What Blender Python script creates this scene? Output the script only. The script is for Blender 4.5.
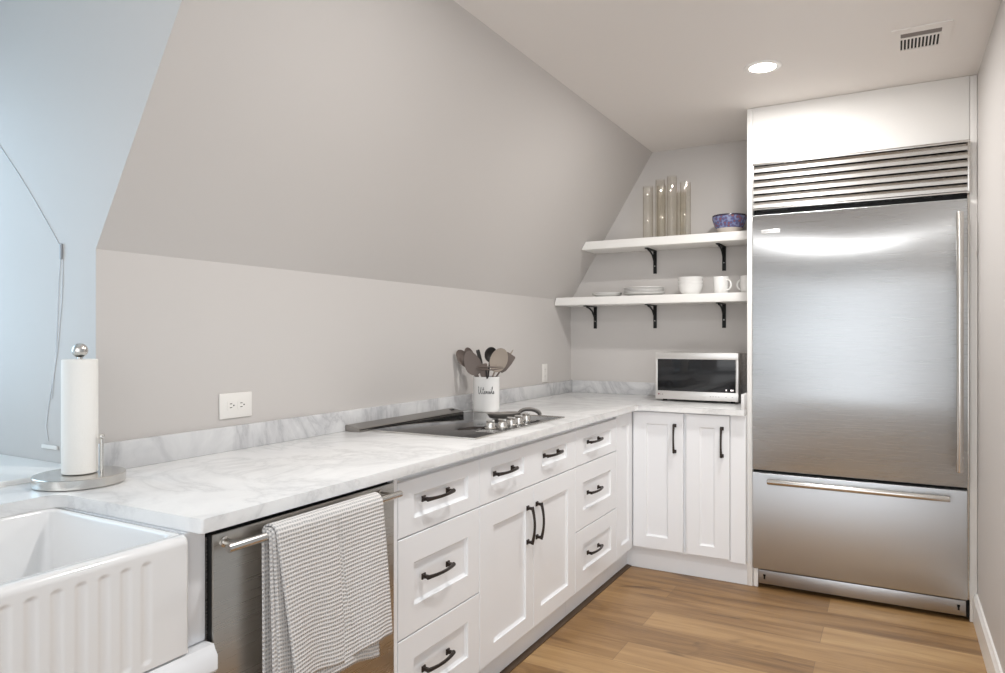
import bpy, bmesh, math, random
from mathutils import Vector, Matrix
random.seed(7)
for o in list(bpy.data.objects): bpy.data.objects.remove(o)
S = bpy.context.scene
COL = S.collection

# ------------------------------------------------------------------ camera, world, lights, exposure
CAMX, CAMZ, YAW, FPX = 1.9223, 1.2912, 0.5088, 701.4
cam = bpy.data.objects.new('camera', bpy.data.cameras.new('camera'))
COL.objects.link(cam)
cam.location = (CAMX, 0, CAMZ)
cam.rotation_euler = (math.pi/2, 0, YAW)
cam.data.sensor_width = 36; cam.data.lens = 36*FPX/1005
cam.data.clip_start = 0.02
S.camera = cam
S.view_settings.view_transform = 'Standard'
S.view_settings.look = 'None'
S.view_settings.gamma = 1
S.view_settings.use_curve_mapping = False
S.view_settings.exposure = 0.62
S.cycles.transparent_max_bounces = 48     # several thin glass walls behind one another

world = bpy.data.worlds.new('sky'); S.world = world; world.use_nodes = True
WN, WL = world.node_tree.nodes, world.node_tree.links
bg = WN['Background']
# pale overcast surroundings: brighter behind the camera (the open end of the room) than to the right
_tc = WN.new('ShaderNodeTexCoord'); _sp = WN.new('ShaderNodeSeparateXYZ'); WL.new(_tc.outputs['Generated'], _sp.inputs[0])
_mr = WN.new('ShaderNodeMapRange'); WL.new(_sp.outputs['Y'], _mr.inputs['Value'])
_mr.inputs['From Min'].default_value = -0.35; _mr.inputs['From Max'].default_value = -0.85
_mr.inputs['To Min'].default_value = 0.30; _mr.inputs['To Max'].default_value = 1.48
WL.new(_mr.outputs['Result'], bg.inputs['Strength'])
bg.inputs['Color'].default_value = (0.95, 0.975, 1.0, 1)

def area(name, loc, rot, sx, sy, power, col):
    l = bpy.data.lights.new(name, 'AREA'); l.shape = 'RECTANGLE'; l.size = sx; l.size_y = sy
    l.energy = power; l.color = col
    o = bpy.data.objects.new(name, l); COL.objects.link(o); o.location = loc; o.rotation_euler = rot
    return o
P2 = math.pi/2
# daylight comes from the sky through the open side of the room (right of and behind the camera) and through the dormer window over the sink
area('daylight_dormer_window', (-1.06, 0.54, 1.58), (0, -P2, 0), 1.15, 0.95, 9.5, (0.50, 0.77, 1.0))

# ------------------------------------------------------------------ measures
D, XR, ZC, ZK, XS = 4.4008, 2.2517, 2.4726, 1.5331, 0.5708
YE, YE0 = 1.1433, -0.06           # dormer cheeks
YREAR = -0.9
YRW = 2.3                         # the right wall ends here, the room opens out
CT = 0.915                        # worktop height
WF, YBF = 0.6854, 3.7233          # worktop fronts
FX, FY = 0.635, 3.773             # cabinet body fronts (door faces 20 mm proud)
YP = 3.8004                       # fridge surround front

# ------------------------------------------------------------------ helpers
def link(name, bm, mat, root=None, parent=None, smooth=30, uv=False):
    """one mesh object; coordinates given in the world, stored about the root's base"""
    if not uv: bmesh.ops.recalc_face_normals(bm, faces=bm.faces[:])
    off = Vector(root.location) if root else Vector((0, 0, 0))
    if off.length: bmesh.ops.translate(bm, verts=bm.verts[:], vec=-off)
    me = bpy.data.meshes.new(name); bm.to_mesh(me); bm.free()
    o = bpy.data.objects.new(name, me); COL.objects.link(o)
    if isinstance(mat, (list, tuple)):
        for m in mat: me.materials.append(m)
    else: me.materials.append(mat)
    if smooth:
        me.polygons.foreach_set('use_smooth', [True]*len(me.polygons))
        me.set_sharp_from_angle(angle=math.radians(smooth))
    if parent is not None: o.parent = parent
    elif root is not None: o.parent = root
    return o
def thing(name, label, cat, loc, group=None):
    o = bpy.data.objects.new(name, None); COL.objects.link(o); o.location = loc
    o.empty_display_size = 0.05
    o['label'] = label; o['category'] = cat
    if group: o['group'] = group
    return o
def solo(name, bm, mat, loc, label, cat, group=None, smooth=30):
    bmesh.ops.recalc_face_normals(bm, faces=bm.faces[:])
    bmesh.ops.translate(bm, verts=bm.verts[:], vec=-Vector(loc))
    o = link(name, bm, mat, smooth=smooth); o.location = loc
    o['label'] = label; o['category'] = cat
    if group: o['group'] = group
    return o
def struct(name, bm, mat, label=None, smooth=0):
    o = link(name, bm, mat, smooth=smooth); o['kind'] = 'structure'
    if label: o['label'] = label
    return o
def NB(): return bmesh.new()
def box(bm, x0, x1, y0, y1, z0, z1, bev=0, seg=2, mat=0):
    vs = [bm.verts.new((x, y, z)) for x in (x0, x1) for y in (y0, y1) for z in (z0, z1)]
    q = [(0,1,3,2),(4,6,7,5),(0,4,5,1),(2,3,7,6),(0,2,6,4),(1,5,7,3)]
    fs = [bm.faces.new([vs[i] for i in f]) for f in q]
    for f in fs: f.material_index = mat
    if bev:
        es = list({e for f in fs for e in f.edges})
        bmesh.ops.bevel(bm, geom=es, offset=bev, segments=seg, profile=0.5, affect='EDGES')
    return bm
def prism(bm, pts, z0, z1, axis='z', bev=0, seg=2):
    """extrude a polygon; axis: direction of extrusion"""
    def P(a, b, c):
        return {'z': (a, b, c), 'y': (a, c, b), 'x': (c, a, b)}[axis]
    lo = [bm.verts.new(P(a, b, z0)) for a, b in pts]; hi = [bm.verts.new(P(a, b, z1)) for a, b in pts]
    fs = [bm.faces.new(lo[::-1]), bm.faces.new(hi)]
    n = len(pts)
    for i in range(n): fs.append(bm.faces.new([lo[i], lo[(i+1) % n], hi[(i+1) % n], hi[i]]))
    if bev:
        es = [e for e in set(fs[0].edges) | set(fs[1].edges)]
        bmesh.ops.bevel(bm, geom=es, offset=bev, segments=seg, profile=0.5, affect='EDGES')
    return bm
def lathe(bm, prof, c, n=40, sx=1, sy=1):
    rings = []
    for r, z in prof:
        if r < 1e-6: rings.append([bm.verts.new((c[0], c[1], c[2]+z))])
        else: rings.append([bm.verts.new((c[0]+sx*r*math.cos(2*math.pi*i/n), c[1]+sy*r*math.sin(2*math.pi*i/n), c[2]+z)) for i in range(n)])
    for a, b in zip(rings, rings[1:]):
        for i in range(n):
            j = (i+1) % n
            if len(a) == 1 and len(b) == 1: continue
            if len(a) == 1: bm.faces.new([a[0], b[i], b[j]])
            elif len(b) == 1: bm.faces.new([a[i], a[j], b[0]])
            else: bm.faces.new([a[i], a[j], b[j], b[i]])
    return bm
def tube(bm, pts, r, n=10, closed=False, flat=None):
    """swept tube; r a number or one per point; flat=(k): squash second axis"""
    pts = [Vector(p) for p in pts]; m = len(pts)
    rr = r if isinstance(r, (list, tuple)) else [r]*m
    t0 = (pts[1]-pts[0]).normalized()
    up = Vector((0, 0, 1)) if abs(t0.z) < 0.9 else Vector((1, 0, 0))
    a = t0.cross(up).normalized(); rings = []
    for i, p in enumerate(pts):
        if closed: t = (pts[(i+1) % m]-pts[i-1]).normalized()
        else: t = (pts[min(i+1, m-1)]-pts[max(i-1, 0)]).normalized()
        a = (a - t*a.dot(t)).normalized(); b = t.cross(a)
        k = flat or 1
        rings.append([bm.verts.new(p + a*rr[i]*math.cos(2*math.pi*j/n) + b*rr[i]*k*math.sin(2*math.pi*j/n)) for j in range(n)])
    prs = list(zip(rings, rings[1:])) + ([(rings[-1], rings[0])] if closed else [])
    for A, B in prs:
        for j in range(n): bm.faces.new([A[j], A[(j+1) % n], B[(j+1) % n], B[j]])
    if not closed:
        bm.faces.new(rings[0][::-1]); bm.faces.new(rings[-1])
    return bm
def arc(c, r, a0, a1, n):
    return [(c[0]+r*math.cos(math.radians(a0+(a1-a0)*i/n)), c[1]+r*math.sin(math.radians(a0+(a1-a0)*i/n))) for i in range(n+1)]
def rrect(x0, x1, y0, y1, r, n=6):
    return arc((x1-r, y1-r), r, 0, 90, n)+arc((x0+r, y1-r), r, 90, 180, n)+arc((x0+r, y0+r), r, 180, 270, n)+arc((x1-r, y0+r), r, 270, 360, n)
def loft(bm, rings, cap0=True, cap1=True):
    R = [[bm.verts.new(p) for p in r] for r in rings]
    n = len(R[0])
    for A, B in zip(R, R[1:]):
        for j in range(n): bm.faces.new([A[j], A[(j+1) % n], B[(j+1) % n], B[j]])
    if cap0: bm.faces.new(R[0][::-1])
    if cap1: bm.faces.new(R[-1])
    return bm

# ------------------------------------------------------------------ materials
def mat(name, col, rough=0.5, metal=0, spec=None, **kw):
    m = bpy.data.materials.new(name); m.use_nodes = True
    b = m.node_tree.nodes['Principled BSDF']
    b.inputs['Base Color'].default_value = (*col, 1); b.inputs['Roughness'].default_value = rough
    b.inputs['Metallic'].default_value = metal
    if spec is not None: b.inputs['Specular IOR Level'].default_value = spec
    for k, v in kw.items(): b.inputs[k].default_value = v
    return m
def nt(m): return m.node_tree.nodes, m.node_tree.links, m.node_tree.nodes['Principled BSDF']
def node(N, t, **kw):
    n = N.new(t)
    for k, v in kw.items():
        if hasattr(n, k): setattr(n, k, v)
        else: n.inputs[k].default_value = v
    return n
def coords(N, L, scale=(1, 1, 1), kind='Object'):
    tc = N.new('ShaderNodeTexCoord'); mp = N.new('ShaderNodeMapping'); mp.inputs['Scale'].default_value = scale
    L.new(tc.outputs[kind], mp.inputs['Vector']); return mp.outputs['Vector']
def ramp(N, L, src, stops):
    r = N.new('ShaderNodeValToRGB')
    while len(r.color_ramp.elements) < len(stops): r.color_ramp.elements.new(0.5)
    for e, (p, c) in zip(r.color_ramp.elements, stops):
        e.position = p; e.color = (*c, 1) if len(c) == 3 else c
    L.new(src, r.inputs['Fac']); return r.outputs['Color']
def paint(name, col, rough=0.55, bump=0.03, scale=120):
    m = mat(name, col, rough); N, L, B = nt(m)
    n = node(N, 'ShaderNodeTexNoise', Scale=scale, Detail=3.0); L.new(coords(N, L), n.inputs['Vector'])
    b = node(N, 'ShaderNodeBump', Strength=bump, Distance=0.002); L.new(n.outputs['Fac'], b.inputs['Height']); L.new(b.outputs['Normal'], B.inputs['Normal'])
    return m
M = {}
M['wall'] = paint('warm_grey_wall_paint', (0.57, 0.542, 0.52), 0.6)
M['ceiling'] = paint('ceiling_paint', (0.80, 0.765, 0.735), 0.7)
M['cabinet'] = paint('white_cabinet_lacquer', (0.875, 0.885, 0.905), 0.3, 0.01, 60)
M['trimwhite'] = paint('white_trim_paint', (0.86, 0.845, 0.82), 0.35, 0.01)
M['shelf'] = paint('white_shelf_paint', (0.86, 0.845, 0.815), 0.4, 0.01)
M['ceramic'] = mat('white_fireclay', (0.84, 0.835, 0.83), 0.12)
M['china'] = mat('white_china', (0.86, 0.85, 0.83), 0.15)
M['bronze'] = mat('dark_bronze', (0.045, 0.036, 0.032), 0.38, 0.75)
M['black'] = mat('black_metal', (0.008, 0.008, 0.008), 0.5, 0, 0.3)
M['rubber'] = mat('black_gap', (0.01, 0.01, 0.01), 0.7)
M['blackglass'] = mat('black_glass', (0.012, 0.012, 0.013), 0.04)
M['plastic'] = mat('white_plastic', (0.80, 0.775, 0.74), 0.35)
M['socket'] = mat('dark_socket', (0.05, 0.045, 0.04), 0.6)
M['paper'] = paint('white_paper', (0.86, 0.84, 0.80), 0.9, 0.25, 220)
M['greytool'] = mat('taupe_silicone', (0.145, 0.112, 0.096), 0.5)
M['tantool'] = mat('tan_wood', (0.33, 0.275, 0.225), 0.55)
M['darktool'] = mat('black_nylon', (0.025, 0.022, 0.02), 0.45)
M['darkstrip'] = mat('dark_brown_strip', (0.075, 0.043, 0.022), 0.6)
M['ink'] = mat('black_lettering', (0.03, 0.03, 0.035), 0.6)
M['mark'] = mat('grey_marks', (0.25, 0.24, 0.24), 0.5)
M['redmark'] = mat('maroon_emblem', (0.22, 0.05, 0.08), 0.5)
M['cord'] = mat('grey_white_cord', (0.74, 0.77, 0.80), 0.5)

def steel(name, col, rough, stretch, bump=0.06, wave=0.0, wscale=(1, 1, 1), aniso=0.0):
    m = mat(name, col, rough, 1.0); N, L, B = nt(m)
    if aniso:
        B.inputs['Anisotropic'].default_value = aniso; tg = node(N, 'ShaderNodeTangent', direction_type='RADIAL', axis='Z'); L.new(tg.outputs[0], B.inputs['Tangent'])
    n = node(N, 'ShaderNodeTexNoise', Scale=1.0, Detail=4.0, Roughness=0.6); L.new(coords(N, L, stretch), n.inputs['Vector'])
    mr = node(N, 'ShaderNodeMapRange'); L.new(n.outputs['Fac'], mr.inputs['Value'])
    mr.inputs['To Min'].default_value = rough*(0.96 if aniso else 0.8); mr.inputs['To Max'].default_value = rough*(1.05 if aniso else 1.25)
    L.new(mr.outputs['Result'], B.inputs['Roughness'])
    b = node(N, 'ShaderNodeBump', Strength=bump, Distance=0.001); L.new(n.outputs['Fac'], b.inputs['Height'])
    last = b
    if wave:
        w = node(N, 'ShaderNodeTexNoise', Scale=1.0, Detail=1.0, Roughness=0.4); L.new(coords(N, L, wscale), w.inputs['Vector'])
        b2 = node(N, 'ShaderNodeBump', Strength=1.0, Distance=wave); L.new(w.outputs['Fac'], b2.inputs['Height'])
        L.new(b.outputs['Normal'], b2.inputs['Normal']); last = b2
    L.new(last.outputs['Normal'], B.inputs['Normal'])
    return m
M['steel'] = steel('brushed_steel', (0.62, 0.60, 0.575), 0.26, (6, 60, 500))
M['fridge'] = steel('fridge_steel', (0.53, 0.545, 0.56), 0.275, (3, 3, 400), 0.0015, 0.0032, (1.3, 1.0, 3.6), 1.0)
M['dishsteel'] = steel('dishwasher_steel', (0.52, 0.49, 0.45), 0.28, (3, 3, 400), 0.05, 0.001, (1.5, 1.5, 1.5))
M['darksteel'] = steel('dark_steel', (0.34, 0.32, 0.30), 0.33, (400, 8, 8))
M['rod'] = mat('satin_steel', (0.66, 0.64, 0.61), 0.24, 1.0)
M['greymetal'] = mat('dull_grey_metal', (0.20, 0.185, 0.17), 0.45, 0.3)
M['chrome'] = mat('polished_steel', (0.75, 0.74, 0.72), 0.12, 1.0)
M['kick'] = steel('kick_plate_steel', (0.45, 0.45, 0.46), 0.30, (30, 30, 60), 0.3)

def marble(name, base, dark, lo):
    m = mat(name, base, 0.22); N, L, B = nt(m)
    v = coords(N, L)
    n1 = node(N, 'ShaderNodeTexNoise', Scale=2.1, Detail=8.0, Roughness=0.62, Distortion=1.3); L.new(v, n1.inputs['Vector'])
    s = N.new('ShaderNodeMath'); s.operation = 'SUBTRACT'; s.inputs[1].default_value = 0.5; L.new(n1.outputs['Fac'], s.inputs[0])
    a = N.new('ShaderNodeMath'); a.operation = 'ABSOLUTE'; L.new(s.outputs[0], a.inputs[0])
    veins = ramp(N, L, a.outputs[0], [(0.0, dark), (0.018, tuple((x+y)/2 for x, y in zip(dark, base))), (0.07, base)])
    n2 = node(N, 'ShaderNodeTexNoise', Scale=5.0, Detail=7.0, Roughness=0.65, Distortion=0.6); L.new(v, n2.inputs['Vector'])
    cloud = ramp(N, L, n2.outputs['Fac'], [(0.32, lo), (0.62, (1, 1, 1))])
    mx = N.new('ShaderNodeMix'); mx.data_type = 'RGBA'; mx.blend_type = 'MULTIPLY'; mx.inputs['Factor'].default_value = 1.0
    L.new(veins, mx.inputs['A']); L.new(cloud, mx.inputs['B']); L.new(mx.outputs['Result'], B.inputs['Base Color'])
    return m
M['marble'] = marble('white_marble', (0.84, 0.84, 0.835), (0.70, 0.70, 0.70), (0.91, 0.91, 0.915))
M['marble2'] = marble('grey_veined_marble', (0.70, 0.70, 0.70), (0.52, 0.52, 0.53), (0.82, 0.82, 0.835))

def oak():
    m = mat('oak_planks', (0.4, 0.25, 0.12), 0.38); N, L, B = nt(m)
    v = coords(N, L)
    br = node(N, 'ShaderNodeTexBrick'); L.new(v, br.inputs['Vector'])
    br.inputs['Color1'].default_value = (0.0, 0.0, 0.0, 1); br.inputs['Color2'].default_value = (1, 1, 1, 1)
    br.inputs['Mortar'].default_value = (0.5, 0.5, 0.5, 1)
    br.inputs['Scale'].default_value = 1.0; br.inputs['Brick Width'].default_value = 1.65; br.inputs['Row Height'].default_value = 0.19
    br.inputs['Mortar Size'].default_value = 0.0012; br.inputs['Mortar Smooth'].default_value = 0.2
    br.offset = 0.43; br.offset_frequency = 2
    n = node(N, 'ShaderNodeTexNoise', Scale=1.0, Detail=6.0, Roughness=0.6, Distortion=0.5); L.new(coords(N, L, (1.3, 13, 1)), n.inputs['Vector'])
    n2 = node(N, 'ShaderNodeTexNoise', Scale=1.0, Detail=8.0, Roughness=0.7); L.new(coords(N, L, (5, 90, 1)), n2.inputs['Vector'])
    n3 = node(N, 'ShaderNodeTexNoise', Scale=1.0, Detail=3.0, Roughness=0.5, Distortion=1.0); L.new(coords(N, L, (2.2, 6.5, 1)), n3.inputs['Vector'])
    def mul(a, k, add=None):
        q = N.new('ShaderNodeMath'); q.operation = 'MULTIPLY'; q.inputs[1].default_value = k; L.new(a, q.inputs[0])
        if add is None: return q.outputs[0]
        s = N.new('ShaderNodeMath'); s.operation = 'ADD'; L.new(q.outputs[0], s.inputs[0]); L.new(add, s.inputs[1]); return s.outputs[0]
    sep = N.new('ShaderNodeSeparateColor'); L.new(br.outputs['Color'], sep.inputs['Color'])
    t = mul(sep.outputs['Red'], 0.20); t = mul(n.outputs['Fac'], 0.62, t); t = mul(n2.outputs['Fac'], 0.24, t)
    col = ramp(N, L, t, [(0.30, (0.135, 0.070, 0.026)), (0.45, (0.275, 0.152, 0.058)), (0.58, (0.39, 0.232, 0.098)), (0.74, (0.52, 0.335, 0.155))])
    kn = ramp(N, L, n3.outputs['Fac'], [(0.26, (0.42, 0.38, 0.34)), (0.40, (1, 1, 1))])
    mx = N.new('ShaderNodeMix'); mx.data_type = 'RGBA'; mx.blend_type = 'MULTIPLY'; mx.inputs['Factor'].default_value = 1.0
    L.new(col, mx.inputs['A']); L.new(kn, mx.inputs['B'])
    m2 = N.new('ShaderNodeMix'); m2.data_type = 'RGBA'; L.new(br.outputs['Fac'], m2.inputs['Factor'])
    L.new(mx.outputs['Result'], m2.inputs['A']); m2.inputs['B'].default_value = (0.20, 0.115, 0.055, 1)
    L.new(m2.outputs['Result'], B.inputs['Base Color'])
    b = node(N, 'ShaderNodeBump', Strength=0.12, Distance=0.002); L.new(n2.outputs['Fac'], b.inputs['Height']); L.new(b.outputs['Normal'], B.inputs['Normal'])
    return m
M['oak'] = oak()

def glass(name, col, rough=0.02):
    return mat(name, col, rough, 0, **{'Transmission Weight': 1.0, 'IOR': 1.45})
def thin_glass(name, tint, edge):
    m = bpy.data.materials.new(name); m.use_nodes = True; N = m.node_tree.nodes; L = m.node_tree.links
    N.clear(); o = N.new('ShaderNodeOutputMaterial'); mx = N.new('ShaderNodeMixShader'); t = N.new('ShaderNodeBsdfTransparent'); g = N.new('ShaderNodeBsdfGlossy')
    t.inputs['Color'].default_value = (*tint, 1); g.inputs['Roughness'].default_value = 0.03; g.inputs['Color'].default_value = (0.85, 0.83, 0.80, 1)
    lw = N.new('ShaderNodeLayerWeight'); lw.inputs['Blend'].default_value = 0.5
    pw = N.new('ShaderNodeMath'); pw.operation = 'POWER'; pw.inputs[1].default_value = 5.0; L.new(lw.outputs['Facing'], pw.inputs[0])
    ma = N.new('ShaderNodeMath'); ma.operation = 'MULTIPLY_ADD'; ma.inputs[1].default_value = 0.45; ma.inputs[2].default_value = 0.035; L.new(pw.outputs[0], ma.inputs[0]); L.new(ma.outputs[0], mx.inputs['Fac'])
    cm = N.new('ShaderNodeMix'); cm.data_type = 'RGBA'; cm.inputs['A'].default_value = (*tint, 1); cm.inputs['B'].default_value = (*edge, 1)
    L.new(pw.outputs[0], cm.inputs['Factor']); L.new(cm.outputs['Result'], t.inputs['Color'])      # a longer way through the glass at the rim
    L.new(t.outputs[0], mx.inputs[1]); L.new(g.outputs[0], mx.inputs[2]); L.new(mx.outputs[0], o.inputs['Surface']); return m
M['vase'] = thin_glass('clear_glass', (0.98, 0.975, 0.96), (0.50, 0.44, 0.36))
def pane_mat():
    m = bpy.data.materials.new('window_glass'); m.use_nodes = True; N = m.node_tree.nodes; L = m.node_tree.links
    N.clear(); o = N.new('ShaderNodeOutputMaterial'); mx = N.new('ShaderNodeMixShader'); t = N.new('ShaderNodeBsdfTransparent'); g = N.new('ShaderNodeBsdfGlossy')
    g.inputs['Roughness'].default_value = 0.02; mx.inputs['Fac'].default_value = 0.06
    L.new(t.outputs[0], mx.inputs[1]); L.new(g.outputs[0], mx.inputs[2]); L.new(mx.outputs[0], o.inputs['Surface']); return m
M['pane'] = pane_mat()
def emit(name, col, s):
    m = bpy.data.materials.new(name); m.use_nodes = True; N, L, B = nt(m)
    B.inputs['Emission Color'].default_value = (*col, 1); B.inputs['Emission Strength'].default_value = s; B.inputs['Base Color'].default_value = (0.8, 0.8, 0.8, 1)
    return m
M['lamp'] = emit('lamp_lens', (1.0, 0.93, 0.84), 14)
M['linear'] = emit('linear_lens', (1.0, 0.97, 0.93), 7)

def waffle():
    m = mat('waffle_cloth', (0.6, 0.58, 0.56), 0.95); N, L, B = nt(m)
    uv = coords(N, L, (1, 1, 1), 'UV')
    sp = N.new('ShaderNodeSeparateXYZ'); L.new(uv, sp.inputs[0])
    nz = node(N, 'ShaderNodeTexNoise', Scale=40.0, Detail=2.0); L.new(uv, nz.inputs['Vector'])
    def wave(sock, period, ph=0.0):
        q = N.new('ShaderNodeMath'); q.operation = 'MULTIPLY_ADD'; q.inputs[1].default_value = 2*math.pi/period; q.inputs[2].default_value = ph; L.new(sock, q.inputs[0])
        ad = N.new('ShaderNodeMath'); ad.operation = 'MULTIPLY_ADD'; ad.inputs[1].default_value = 1.6; L.new(nz.outputs['Fac'], ad.inputs[0]); L.new(q.outputs[0], ad.inputs[2])
        s = N.new('ShaderNodeMath'); s.operation = 'SINE'; L.new(ad.outputs[0], s.inputs[0])
        r = N.new('ShaderNodeMapRange'); r.inputs['From Min'].default_value = -1; L.new(s.outputs[0], r.inputs['Value']); return r.outputs['Result']
    a = wave(sp.outputs['Y'], 0.0098); b = wave(sp.outputs['X'], 0.0075)
    ml = N.new('ShaderNodeMath'); ml.operation = 'MULTIPLY'; L.new(a, ml.inputs[0])
    k = N.new('ShaderNodeMath'); k.operation = 'MULTIPLY_ADD'; k.inputs[1].default_value = 0.6; k.inputs[2].default_value = 0.4; L.new(b, k.inputs[0]); L.new(k.outputs[0], ml.inputs[1])
    c = ramp(N, L, ml.outputs[0], [(0.05, (0.76, 0.735, 0.715)), (0.5, (0.60, 0.585, 0.575)), (0.95, (0.42, 0.415, 0.42))])
    L.new(c, B.inputs['Base Color'])
    bp = node(N, 'ShaderNodeBump', Strength=0.8, Distance=0.003); bp.invert = True
    L.new(ml.outputs[0], bp.inputs['Height']); L.new(bp.outputs['Normal'], B.inputs['Normal'])
    return m
M['towel'] = waffle()

def bowl_mat():
    m = mat('painted_stoneware', (0.3, 0.3, 0.5), 0.2); N, L, B = nt(m)
    tc = N.new('ShaderNodeTexCoord'); sp = N.new('ShaderNodeSeparateXYZ'); L.new(tc.outputs['Object'], sp.inputs[0])
    v = node(N, 'ShaderNodeTexVoronoi', Scale=55.0); L.new(tc.outputs['Object'], v.inputs['Vector'])
    pat = ramp(N, L, v.outputs['Distance'], [(0.25, (0.26, 0.10, 0.11)), (0.42, (0.085, 0.10, 0.24)), (0.75, (0.24, 0.26, 0.42))])
    def step(z):
        g = N.new('ShaderNodeMath'); g.operation = 'GREATER_THAN'; g.inputs[1].default_value = z; L.new(sp.outputs['Z'], g.inputs[0]); return g.outputs[0]
    m1 = N.new('ShaderNodeMix'); m1.data_type = 'RGBA'; L.new(step(0.034), m1.inputs['Factor']); m1.inputs['A'].default_value = (0.60, 0.54, 0.47, 1); L.new(pat, m1.inputs['B'])
    m2 = N.new('ShaderNodeMix'); m2.data_type = 'RGBA'; L.new(step(0.101), m2.inputs['Factor']); L.new(m1.outputs['Result'], m2.inputs['A']); m2.inputs['B'].default_value = (0.045, 0.035, 0.06, 1)
    L.new(m2.outputs['Result'], B.inputs['Base Color']); return m
M['bowl'] = bowl_mat()

# ------------------------------------------------------------------ the room
bm = NB(); box(bm, -0.3, XR+0.2, YREAR, D+0.2, -0.1, 0); struct('floor', bm, M['oak'])
bm = NB(); box(bm, -1.2, XR+0.2, YREAR, D+0.2, ZC, ZC+0.1); struct('ceiling', bm, M['ceiling'])
bm = NB(); box(bm, -0.3, XR+0.2, D, D+0.15, 0, ZC); struct('wall_back', bm, M['wall'])
bm = NB(); box(bm, XR, XR+0.15, YRW, D, 0, ZC); struct('wall_right', bm, M['wall'])
# knee wall with the sloped ceiling above it, either side of the dormer
def slope_at(z): return max(0, (z-ZK)/(ZC-ZK))*XS
sec = [(-0.22, 0), (0, 0), (0, ZK), (XS, ZC), (-0.22, ZC)]
bm = NB(); prism(bm, sec, YE, D, 'y'); struct('wall_left', bm, M['wall'], 'knee wall with the sloped wall above it')
bm = NB(); prism(bm, sec, YREAR, YE0, 'y'); struct('wall_left_near', bm, M['wall'])
bm = NB(); box(bm, -0.22, 0.0, YE0, YE, 0, 0.90); struct('wall_under_dormer', bm, M['wall'])
# dormer cheeks continue outwards, window wall at the end
XD = -0.92
bm = NB(); box(bm, XD, -0.22, YE, YE+0.12, 0.5, ZC); struct('wall_dormer_right', bm, M['wall'])
bm = NB(); box(bm, XD, -0.22, YE0-0.12, YE0, 0.5, ZC); struct('wall_dormer_left', bm, M['wall'])
bm = NB()
wy0, wy1, wz0, wz1 = 0.02, 1.06, 1.02, 2.20
for y0, y1, z0, z1 in ((YE0, wy0, 0.5, ZC), (wy1, YE, 0.5, ZC), (wy0, wy1, 0.5, wz0), (wy0, wy1, wz1, ZC)): box(bm, XD-0.1, XD, y0, y1, z0, z1)
struct('wall_dormer_end', bm, M['wall'])
bm = NB(); box(bm, XD, -0.0285, YE0+0.001, YE-0.001, 0.90, 0.927, 0.003); struct('trim_2', bm, M['trimwhite'], 'deep white window ledge behind the sink')
def window(name, x0, x1, y0, y1, z0, z1, along, lab):
    """frame with one mullion and one rail; along: axis of the width"""
    w = None; bm = NB()
    a0, a1 = (y0, y1) if along == 'y' else (x0, x1)
    def bx(p, q, r, s):
        if along == 'y': box(bm, x0, x1, p, q, r, s, 0.003)
        else: box(bm, p, q, y0, y1, r, s, 0.003)
    t = 0.05; mid = (a0+a1)/2
    bx(a0, a0+t, z0, z1); bx(a1-t, a1, z0, z1); bx(a0+t, a1-t, z0, z0+t); bx(a0+t, a1-t, z1-t, z1)
    bx(mid-0.02, mid+0.02, z0+t, z1-t); bx(a0+t, a1-t, (z0+z1)/2-0.02, (z0+z1)/2+0.02)
    fr = struct(name, bm, M['trimwhite'], lab)
    bm = NB()
    if along == 'y': box(bm, (x0+x1)/2-0.003, (x0+x1)/2+0.003, y0+t, y1-t, z0+t, z1-t)
    else: box(bm, x0+t, x1-t, (y0+y1)/2-0.003, (y0+y1)/2+0.003, z0+t, z1-t)
    p = link('pane', bm, M['pane'], smooth=0); p.parent = fr
window('window_1', XD-0.08, XD-0.02, wy0, wy1, wz0, wz1, 'y', 'dormer window over the sink')
# baseboard and the dark strip along the toe kick
bm = NB(); prism(bm, [(XR-0.016, 0), (XR, 0), (XR, 0.132), (XR-0.008, 0.132), (XR-0.012, 0.118), (XR-0.016, 0.112)], YRW, YP-0.001, 'y'); struct('baseboard_right', bm, M['trimwhite'], smooth=20)
bm = NB(); prism(bm, [(0.6075, 0), (0.634, 0), (0.634, 0.004), (0.6075, 0.008)], 1.0, YBF+0.076, 'y'); struct('floor_strip', bm, M['darkstrip'], 'thin dark brown strip on the floor along the toe kick')

# ------------------------------------------------------------------ worktop
out = [(0, -0.85), (WF, -0.85), (WF, 0.13)]
out += [(0.22, 0.13)] + arc((0.21, 0.165), 0.035, 270, 180, 6)
out += arc((0.21, 0.916), 0.035, 180, 90, 6) + [(WF-0.008, 0.956)] + arc((WF-0.006, 0.962), 0.006, 270, 360, 3)
out += [(WF, YBF-0.012)] + [(WF+0.012, YBF)] + [(1.2565, YBF), (1.2565, D-0.001), (0.001, D-0.001), (0.001, YE-0.001), (-0.0275, YE-0.001), (-0.0275, YE0+0.001), (0, YE0+0.001)]
wt = thing('worktop', 'white grey-veined marble worktop running along the wall and round the corner', 'worktop', (0.3, 2.5, 0.885))
bm = NB(); prism(bm, out, 0.885, CT, 'z', 0.003); link('slab', bm, M['marble'], wt)
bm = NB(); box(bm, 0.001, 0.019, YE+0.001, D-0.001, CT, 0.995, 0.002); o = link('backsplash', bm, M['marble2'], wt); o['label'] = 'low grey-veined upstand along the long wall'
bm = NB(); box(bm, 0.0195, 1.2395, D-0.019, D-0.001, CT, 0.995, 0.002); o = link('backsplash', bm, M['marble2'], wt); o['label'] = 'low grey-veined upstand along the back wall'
bm = NB(); box(bm, 1.240, 1.2565, YBF+0.005, D-0.001, CT, 0.995, 0.002); o = link('backsplash', bm, M['marble'], wt); o['label'] = 'short upstand against the fridge panel'

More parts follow.
